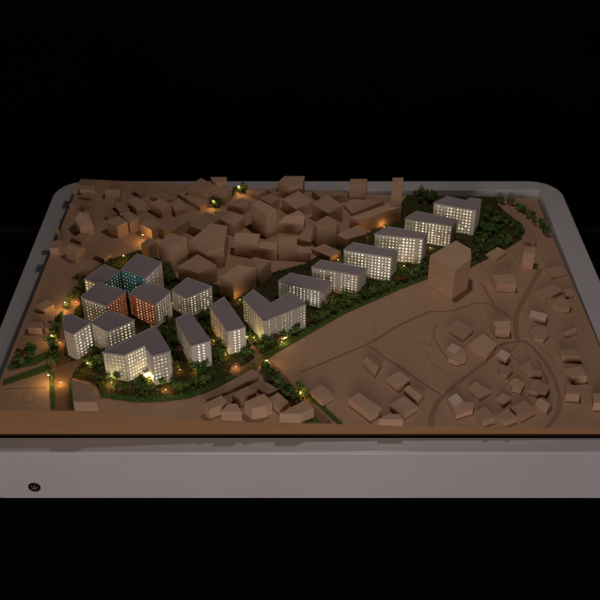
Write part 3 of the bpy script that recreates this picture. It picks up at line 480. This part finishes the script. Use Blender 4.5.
me.materials.append(M['ground']); me.materials.append(M['edge'])
mi=np.zeros(len(faces),dtype=np.int32); mi[nt_:]=1
me.polygons.foreach_set('material_index',mi)
att=me.attributes.new('engraved','FLOAT','POINT')
att.data.foreach_set('value',np.concatenate([np.clip(E.ravel()/.0032,0,.4),np.zeros(nb)]).astype(np.float32))
tag(link(bpy.data.objects.new('terrain',me)),kind='structure')

bm=bmesh.new(); box(bm,((BX0+BX1)/2,BY0+.055,-.0205),(BX1-BX0-.012,.1,.055))
tag(bm_obj('terrain_base',bm,M['gapshade']),kind='structure')
# draped sheets of planting bed, grass and road
def sheet(name,mt,P,dz,kind,rough):
    x0,x1=min(p[0] for p in P),max(p[0] for p in P); y0,y1=min(p[1] for p in P),max(p[1] for p in P)
    s=.003; bm=bmesh.new(); V={}
    def v(i,j):
        if (i,j) not in V:
            x,y=x0+i*s,y0+j*s
            V[(i,j)]=bm.verts.new((x+random.uniform(-1,1)*s*.2,y+random.uniform(-1,1)*s*.2,base_z(x,y)+dz+random.random()*rough))
        return V[(i,j)]
    for i in range(int((x1-x0)/s)+1):
        for j in range(int((y1-y0)/s)+1):
            if inside((x0+(i+.5)*s,y0+(j+.5)*s),P) and BY0+.002<y0+j*s<BY1-.004 and BX0+.002<x0+i*s<BX1-.004:
                bm.faces.new((v(i,j),v(i+1,j),v(i+1,j+1),v(i,j+1)))
    return tag(bm_obj(name,bm,M[mt],smooth=(rough<.0005)),kind=kind)
M['path']=mat('path_red_card',(.15,.062,.034),rgb2=(.10,.06,.03),rough=.9,scale=80,bump=.3,spec=.1)
lift={'path':.0011,'soil':.0006,'grass':.0016,'road':.0012}
for k,(n,l,kd,c,P) in enumerate(SHEETS):
    sheet(n,c,P,lift[c]+.0001*k,kd,{'soil':.0012,'grass':.0012,'road':.0001,'path':.0006}[c])

# ---------------------------------------------------------------- brown wooden blocks
foot=[]
def block(label,P,z,kind):
    P=[(min(max(x,BX0+.001),BX1-.001),min(max(y,BY0+.0015),BY1-.0015)) for x,y in P]
    if not ccw(P): P=P[::-1]; rev=True
    else: rev=False
    n=len(P)
    cx=sum(p[0] for p in P)/n; cy=sum(p[1] for p in P)/n
    gz=base_z(cx,cy); zb=min(base_z(*p) for p in P)-.006
    foot.append(P)
    dz=[0]*n
    if isinstance(kind,tuple) and kind[0]=='s': dz=list(reversed(kind[1])) if rev else list(kind[1])
    bm=bmesh.new()
    lo=[bm.verts.new((x-cx,y-cy,zb-gz)) for x,y in P]
    hi=[bm.verts.new((x-cx,y-cy,z+d-gz)) for (x,y),d in zip(P,dz)]
    for i in range(n): bm.faces.new((lo[i],lo[(i+1)%n],hi[(i+1)%n],hi[i]))
    bm.faces.new(lo[::-1])
    if isinstance(kind,tuple) and kind[0]=='g' and n==4:
        r=kind[1]
        L=[(Vector(P[i])-Vector(P[(i+1)%4])).length for i in range(4)]
        s=0 if L[0]+L[2]<L[1]+L[3] else 1      # ridge joins midpoints of the short edges
        a=hi[s].co.lerp(hi[(s+1)%4].co,.5); b=hi[(s+2)%4].co.lerp(hi[(s+3)%4].co,.5)
        A=bm.verts.new(a+Vector((0,0,r))); B=bm.verts.new(b+Vector((0,0,r)))
        h=[hi[(s+i)%4] for i in range(4)]
        bm.faces.new((h[0],h[1],A)); bm.faces.new((h[2],h[3],B))
        bm.faces.new((h[1],h[2],B,A)); bm.faces.new((h[3],h[0],A,B))
    else:
        f=bm.faces.new(hi)
        if any(dz): bmesh.ops.triangulate(bm,faces=[f])
    bmesh.ops.bevel(bm,geom=[e for e in bm.edges if not all(v in lo for v in e.verts) and len(e.link_faces)==2 and e.calc_face_angle(0)>.3],offset=.0007,segments=1,affect='EDGES')
    bmesh.ops.recalc_face_normals(bm,faces=bm.faces)
    big=(z-gz)>.04
    o=bm_obj('tower_block' if big and 'tower' in label else 'wooden_house' if 'house' in label else 'wooden_block',bm,M['wood'])
    o.location=(cx,cy,gz)
    c='building' if 'house' not in label else 'house'
    for lab,Q in PANELS:
        if lab==label:
            if not ccw(Q): Q=Q[::-1]
            pm=bmesh.new(); a=[pm.verts.new((x-cx,y-cy,z-gz+.0003)) for x,y in Q]; b_=[pm.verts.new((x-cx,y-cy,z-gz+.0016)) for x,y in Q]
            for i in range(len(Q)): pm.faces.new((a[i],a[(i+1)%len(Q)],b_[(i+1)%len(Q)],b_[i]))
            pm.faces.new(b_); pm.faces.new(a[::-1])
            tag(bm_obj('roof_panel',pm,M['pale'],o),'pale roof panel')
    tag(o,label,c,'plain brown wooden buildings of the town model')
for b in BLOCKS: block(*b)

# ---------------------------------------------------------------- lit apartment buildings
unit={}
def winmesh(m):
    if m.name not in unit:
        bm=bmesh.new(); box(bm,(0,0,0),(1,1,1)); me=bpy.data.meshes.new('window'); bm.to_mesh(me); bm.free()
        me.materials.append(m); unit[m.name]=me
    return unit[m.name]
for bi,(name,label,P,z,h,faces,opt) in enumerate(TOWERS):
    rnd=random.Random(100+bi)
    n=len(P)
    if not ccw(P):
        P=P[::-1]
        # edge i (P[i]->P[i+1]) of the reversed list was edge n-2-i before
        faces={(n-2-i)%n:f for i,f in faces.items()}
        cols={(n-2-i)%n:c for i,c in opt.get('cols',{}).items()}
        ends=(n-2-opt['ends'])%n if 'ends' in opt else None
    else:
        cols=opt.get('cols',{}); ends=opt.get('ends')
    foot.append(P)
    cx=sum(p[0] for p in P)/n; cy=sum(p[1] for p in P)/n; gz=base_z(cx,cy)
    H=z-gz
    root=thing(name,label,'apartment building',(cx,cy,gz),'lit white apartment buildings of the model')
    Q=[(x-cx,y-cy) for x,y in P]
    zb=min(base_z(*p) for p in P)-.004-gz
    keys=['white','teal','orange']
    bm=bmesh.new()
    lo=[bm.verts.new((x,y,zb)) for x,y in Q]; hi=[bm.verts.new((x,y,H-.001)) for x,y in Q]
    for i in range(n):
        f=bm.faces.new((lo[i],lo[(i+1)%n],hi[(i+1)%n],hi[i])); f.material_index=keys.index(faces.get(i,('white',))[0])
    bm.faces.new(hi); bm.faces.new(lo[::-1])
    bm_obj('wall',bm,[M[k] for k in keys],root)
    # roof: slab with a parapet lip
    def inset(Q,d):
        out=[]
        for i in range(n):
            a,b,c=Vector(Q[i-1]),Vector(Q[i]),Vector(Q[(i+1)%n])
            d1=(b-a).normalized(); d2=(c-b).normalized()
            n1=Vector((-d1.y,d1.x)); n2=Vector((-d2.y,d2.x))
            m=(n1+n2); m=m/max(.35,m.length_squared/2) if m.length>1e-6 else n1
            out.append(tuple(b+m*d))
        return out
    bm=bmesh.new()
    o1=inset(Q,-.0022); i1=inset(Q,.0004)
    rr=[[bm.verts.new((x,y,zz)) for x,y in pp] for pp,zz in ((o1,H-.0012),(o1,H+.0018),(i1,H+.0018),(i1,H+.0006))]
    for a,b in zip(rr,rr[1:]):
        for i in range(n): bm.faces.new((a[i],a[(i+1)%n],b[(i+1)%n],b[i])).material_index=1
    bm.faces.new(rr[-1]); bm.faces.new(rr[0][::-1]).material_index=1
    bmesh.ops.recalc_face_normals(bm,faces=bm.faces)
    bm_obj('roof',bm,[M['roofgrey'],M['parapet']],root)
    wins=[]
    rows=8
    for i in range(n):
        a,b=Vector(Q[i]),Vector(Q[(i+1)%n]); d=b-a; Ln=d.length
        if Ln<.012: continue
        ck,br,ti=faces.get(i,('white','u','w'))
        nc=cols.get(i) or max(2,round(Ln/opt.get('pitch',.0125)))
        if ends==i: nc=4
        u=d/Ln; nrm=Vector((u.y,-u.x)); rz=math.atan2(u.y,u.x)
        cw=Ln/nc; zlo=.004; rh=(H-.004-zlo)/rows
        ww=[]
        for c in range(nc):
            if ends==i: ww.append(0 if c in (0,3) else .34)
            else: ww.append(rnd.choice([.48,.44,.28]))
        if ends!=i and nc>5:
            for c in range(nc):
                if rnd.random()<.12: ww[c]=.2 if rnd.random()<.5 else 0
        bm=bmesh.new(); dep=.0022
        # vertical piers between the window columns
        xs=[0]
        for c in range(nc):
            if ww[c]>0: xs+= [ (c+.5-ww[c]/2)*cw,(c+.5+ww[c]/2)*cw ]
        xs.append(Ln)
        for k in range(0,len(xs),2):
            w_=xs[k+1]-xs[k]
            if w_<=0: continue
            mid=a+u*(xs[k]+xs[k+1])/2+nrm*(dep/2-.0005)
            box(bm,(mid.x,mid.y,(zb+H-.0015)/2),(w_,dep+.001,H-.0015-zb),rz)
        # spandrels
        ins=[]
        for r in range(rows+1):
            z0=zlo+r*rh-rh*.27; z1=zlo+r*rh+rh*.27
            if r==0: z0=zb
            if r==rows: z1=H-.0016
            mid=a+d/2+nrm*(dep*.78/2-.0005)
            box(bm,(mid.x,mid.y,(z0+z1)/2),(Ln-.0006,dep*.78+.001,z1-z0),rz)
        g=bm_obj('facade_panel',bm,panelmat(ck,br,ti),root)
        rank={'x':0,'b':1,'m':2,'d':3,'n':4,'u':9}[br]
        for c in range(nc):
            if ww[c]<=0: continue
            colk=rnd.random()
            for r in range(rows):
                s=br; t=ti
                if br in 'xbm' and ends!=i:
                    ladder='xbmdn'; k=ladder.index(br)
                    if colk<.22: k+=1
                    elif colk<.32: k+=2
                    if rnd.random()<.16: k+=rnd.choice([1,1,3])
                    if rnd.random()<.12 and k>0: k-=1
                    if r==0: k+=1
                    if 'slab' in name and nc>8 and c/nc<.2: k+=2
                    s=ladder[min(4,k)]
                p=a+u*(c+.5)*cw
                wins.append((rank+ (0 if s!='n' else .5)+ (0 if r else .1),p,nrm,rz,ww[c]*cw*1.02,zlo+(r+.5)*rh,rh*.56,s,t))
    wins.sort(key=lambda w:w[0])
    for w in wins[:100]:
        m=M['dimwin'] if w[7]=='u' else winmat(w[8],w[7])
        o=bpy.data.objects.new('window',winmesh(m)); link(o,root)
        pp=w[1]+w[2]*.0003
        o.location=(pp.x,pp.y,w[5]); o.rotation_euler=(0,0,w[3]); o.scale=(w[4],.0008,w[6])
    if len(wins)>100:
        bm=bmesh.new(); ms=[M['dimwin']]
        for w in wins[100:]:
            m=M['dimwin'] if w[7]=='u' else winmat(w[8],w[7])
            if m not in ms: ms.append(m)
            pp=w[1]+w[2]*.0003
            box(bm,(pp.x,pp.y,w[5]),(w[4],.0008,w[6]),w[3],ms.index(m))
        bm_obj('window',bm,ms,root)['kind']='stuff'
    if label.startswith(('V-shaped','L-shaped')):
        # glowing entrance lobby
        if label.startswith('V-shaped'):
            i=[i for i in faces if cols.get(i)==13][0]
            a=Vector(Q[i]); b=Vector(Q[(i+1)%n]); t=.42
        else:
            i=[i for i in faces if cols.get(i)==8][0]
            a=Vector(Q[i]); b=Vector(Q[(i+1)%n]); 
            t=.86
        u=(b-a).normalized(); nrm=Vector((u.y,-u.x)); rz=math.atan2(u.y,u.x)
        p=a.lerp(b,t)+nrm*.009
        hz=base_z(p.x+cx,p.y+cy)-gz
        bm=bmesh.new(); box(bm,(p.x,p.y,hz+.012),(.018,.014,.018),rz)
        e=bm_obj('entrance_lobby',bm,M['canopy_glow'],root)
        bm=bmesh.new(); box(bm,(p.x,p.y,hz+.0225),(.022,.018,.002),rz); bm_obj('canopy',bm,M['parapet'],e)

# ---------------------------------------------------------------- trees
def crown_mesh(seed,mat_,r,hh):
    rn=random.Random(seed); bm=bmesh.new()
    lob=[Vector((rn.uniform(-.45,.45)*r,rn.uniform(-.45,.45)*r,rn.uniform(-.35,.5)*r)) for _ in range(6)]
    for k in range(230):
        c=rn.choice(lob); v=Vector((rn.gauss(0,1),rn.gauss(0,1),rn.gauss(0,1))).normalized()*r*rn.uniform(.30,.68)
        p=c+v; p.z=p.z*hh+.0
        s=rn.uniform(.0011,.0021)*r/.011
        t1=Vector((rn.gauss(0,1),rn.gauss(0,1),rn.gauss(0,1))).normalized()
        t2=t1.cross(v.normalized()+Vector((.01,0,0))).normalized()
        vs=[bm.verts.new(p+t1*s+t2*s*.4),bm.verts.new(p-t1*s*.2+t2*s),bm.verts.new(p-t1*s-t2*s*.3),bm.verts.new(p+t1*s*.2-t2*s)]
        bm.faces.new(vs)
    me=bpy.data.meshes.new('crown'); bm.to_mesh(me); bm.free(); me.materials.append(mat_); return me
def trunk_mesh(seed,h):
    rn=random.Random(seed); bm=bmesh.new()
    cyl(bm,(0,0,-.003),(0,0,h*.7),.0011,.0007,6)
    for k in range(4):
        a=k*1.6+rn.random(); cyl(bm,(0,0,h*(.4+.07*k)),(math.cos(a)*.005,math.sin(a)*.005,h*(.7+.06*k)),.0006,.0003,5)
    me=bpy.data.meshes.new('trunk'); bm.to_mesh(me); bm.free(); me.materials.append(M['trunk']); return me
crowns=[crown_mesh(i,M[['leafA','leafB','leafA','leafC','leafB','leafA','leafR'][i]],.0105,[1,1.2,.85,1,1.1,.9,.8][i]) for i in range(7)]
trunks=[trunk_mesh(i,.016) for i in range(3)]
rnd=random.Random(5)
placed=[]
def ok(x,y,md,mf=.006):
    if any(math.hypot(x-a,y-b)<md for a,b in placed): return False
    for P in foot:
        if inside((x,y),P): return False
        if min(segdist((x,y),P[i],P[(i+1)%len(P)]) for i in range(len(P)))<mf: return False
    return True
ROADP=[P for n,l,k,c,P in SHEETS if c=='road']
for lab,grp,cnt,mode,P in TREES:
    got=0; tries=0
    x0,x1=min(p[0] for p in P),max(p[0] for p in P); y0,y1=min(p[1] for p in P),max(p[1] for p in P)
    Ls=[math.dist(a,b) for a,b in zip(P,P[1:])]; tot=sum(Ls)
    while got<cnt and tries<6000:
        tries+=1
        if mode=='l':
            s=tot*(got+.5)/cnt; i=0
            while i<len(Ls)-1 and s>Ls[i]: s-=Ls[i]; i+=1
            t=s/Ls[i]; x=P[i][0]+(P[i+1][0]-P[i][0])*t+rnd.uniform(-.01,.01); y=P[i][1]+(P[i+1][1]-P[i][1])*t+rnd.uniform(-.012,.012)
        else:
            x=rnd.uniform(x0,x1); y=rnd.uniform(y0,y1)
            if not inside((x,y),P): continue
            if any(inside((x,y),Q) for Q in ROADP): continue
        if not ok(x,y,.011 if mode!='l' else .006): continue
        placed.append((x,y)); got+=1
        s=rnd.uniform(.9,1.6)
        if 'yellow' in lab: s*=.9
        root=thing('model_tree',lab,'tree',(x,y,base_z(x,y)+.0015),grp)
        root.scale=(s,s,s*rnd.uniform(.85,1.15)); root.rotation_euler=(0,0,rnd.uniform(0,6.28))
        link(bpy.data.objects.new('trunk',rnd.choice(trunks)),root)
        ci=rnd.choices(range(7),[5,4,5,2,4,5,1])[0]
        c=link(bpy.data.objects.new('crown',crowns[ci]),root); c.location=(0,0,.0155)
print('trees',len(placed))
# low shrubs and flock scattered over the beds: nobody could count it
bm=bmesh.new(); rn=random.Random(9)
beds=[(P,c) for n,l,k,c,P in SHEETS if c in('soil','grass')]
for P,c in beds:
    x0,x1=min(p[0] for p in P),max(p[0] for p in P); y0,y1=min(p[1] for p in P),max(p[1] for p in P)
    dens=26000 if c=='soil' else 60000
    for _ in range(int((x1-x0)*(y1-y0)*dens)):
        x=rn.uniform(x0,x1); y=rn.uniform(y0,y1)
        if not inside((x,y),P) or not(BY0+.004<y<BY1-.004): continue
        if c=='soil' and (any(inside((x,y),Q) for Q in ROADP) or any(inside((x,y),Q) for Q in foot)): continue
        if c=='soil' and math.sin(x*61+2*math.sin(y*47))*math.sin(y*53+x*20)<-.25: continue
        zz=base_z(x,y)+.002; s=rn.uniform(.0014,.0046) if c=='soil' else rn.uniform(.0005,.0012)
        m_=rn.choices([0,1,2,3],[5,4,2,1.3 if c=='soil' else 0])[0]
        for q_ in range(3 if c=='soil' else 2):
            p=Vector((x,y,zz+s*rn.random()*1.3)); t1=Vector((rn.gauss(0,1),rn.gauss(0,1),rn.gauss(0,1))).normalized()*s
            t2=Vector((rn.gauss(0,1),rn.gauss(0,1),rn.gauss(0,1))).normalized()*s
            f=bm.faces.new((bm.verts.new(p+t1),bm.verts.new(p+t2),bm.verts.new(p-t1*.7),)); f.material_index=m_
tag(bm_obj('ground_cover',bm,[M['leafA'],M['leafB'],M['leafC'],M['leafR']]),'green and rust flock shrubs covering the planted beds between the lit buildings','ground cover',kind='stuff')

# ---------------------------------------------------------------- street lamps
K=.042
def point(nm,loc_,e,rgb,rad=.002,parent=None):
    ld=bpy.data.lights.new(nm,'POINT'); ld.energy=e; ld.color=rgb; ld.shadow_soft_size=rad
    o=bpy.data.objects.new(nm,ld); link(o,parent); o.location=loc_; return o
for lab,(x,y),e in LAMPS:
    z=base_z(x,y)
    root=thing('street_lamp',lab,'street lamp',(x,y,z))
    hgt=.036
    bm=bmesh.new(); cyl(bm,(0,0,-.002),(0,0,hgt),.0009,.0006,8); bm_obj('pole',bm,M['metal'],root)
    bm=bmesh.new(); cyl(bm,(0,0,hgt-.001),(-.0085,0,hgt+.001),.0006,.0005,8); bm_obj('arm',bm,M['metal'],root)
    bm=bmesh.new(); bmesh.ops.create_icosphere(bm,subdivisions=2,radius=.0019,matrix=Matrix.Translation((-.0085,0,hgt-.0008))@Matrix.Diagonal((1.2,1,.7,1)))
    bm_obj('lamp_head',bm,M['bulb'],root,True)
    point('lamp_light',(-.0085,0,hgt-.0045),K*e*1.25,(1,.60,.19),parent=root)
for k,((x,y),e) in enumerate(SPOTS):  # bollards added for warm light on ground, planting and walls
    z=base_z(x,y)
    root=thing('added_bollard','short bollard light added to warm the planting near the lit buildings and paths','bollard light',(x,y,z),'added bollard lights in the planting')
    bm=bmesh.new(); cyl(bm,(0,0,-.002),(0,0,.009),.0007,.0007,8); bm_obj('post',bm,M['metal'],root)
    bm=bmesh.new(); bmesh.ops.create_icosphere(bm,subdivisions=2,radius=.0009,matrix=Matrix.Translation((0,0,.0098))); bm_obj('lamp_head',bm,M['bulb'],root,True)
    point('lamp_light',(0,0,.015),K*.5*e,(1,.76,.28) if k in (3,4,5,7,12,13) else (1,.55,.18),parent=root)

# ---------------------------------------------------------------- light
def area(nm,loc_,tgt,e,size,rgb):
    ld=bpy.data.lights.new(nm,'AREA'); ld.energy=e; ld.size=size; ld.color=rgb; ld.shape='DISK'
    o=bpy.data.objects.new(nm,ld); link(o); o.location=loc_
    o.rotation_euler=(Vector(tgt)-Vector(loc_)).to_track_quat('-Z','Y').to_euler(); return o
area('ceiling_lamp',(.34,2.95,1.95),(.42,2.85,0),6.6,.16,(1,.87,.84))
area('room_lamp',(-.1,-1.3,1.0),(0,2.6,0),46,1.6,(1,.87,.85))
w=bpy.data.worlds.new('World'); sc.world=w; w.use_nodes=True
w.node_tree.nodes['Background'].inputs[0].default_value=(.5,.45,.45,1)
w.node_tree.nodes['Background'].inputs[1].default_value=.004

# ---------------------------------------------------------------- camera
cd=bpy.data.cameras.new('camera'); cam=bpy.data.objects.new('camera',cd); link(cam)
cam.location=(0,0,2.0); cam.rotation_euler=(R(90-36.6),0,0)
cd.sensor_width=36; cd.lens=36*965/600; cd.clip_start=.05; cd.clip_end=60
cd.dof.use_dof=True; cd.dof.focus_distance=3.15; cd.dof.aperture_fstop=2.8
sc.camera=cam
sc.view_settings.view_transform='Standard'; sc.view_settings.look='None'; sc.view_settings.exposure=0; sc.view_settings.gamma=1
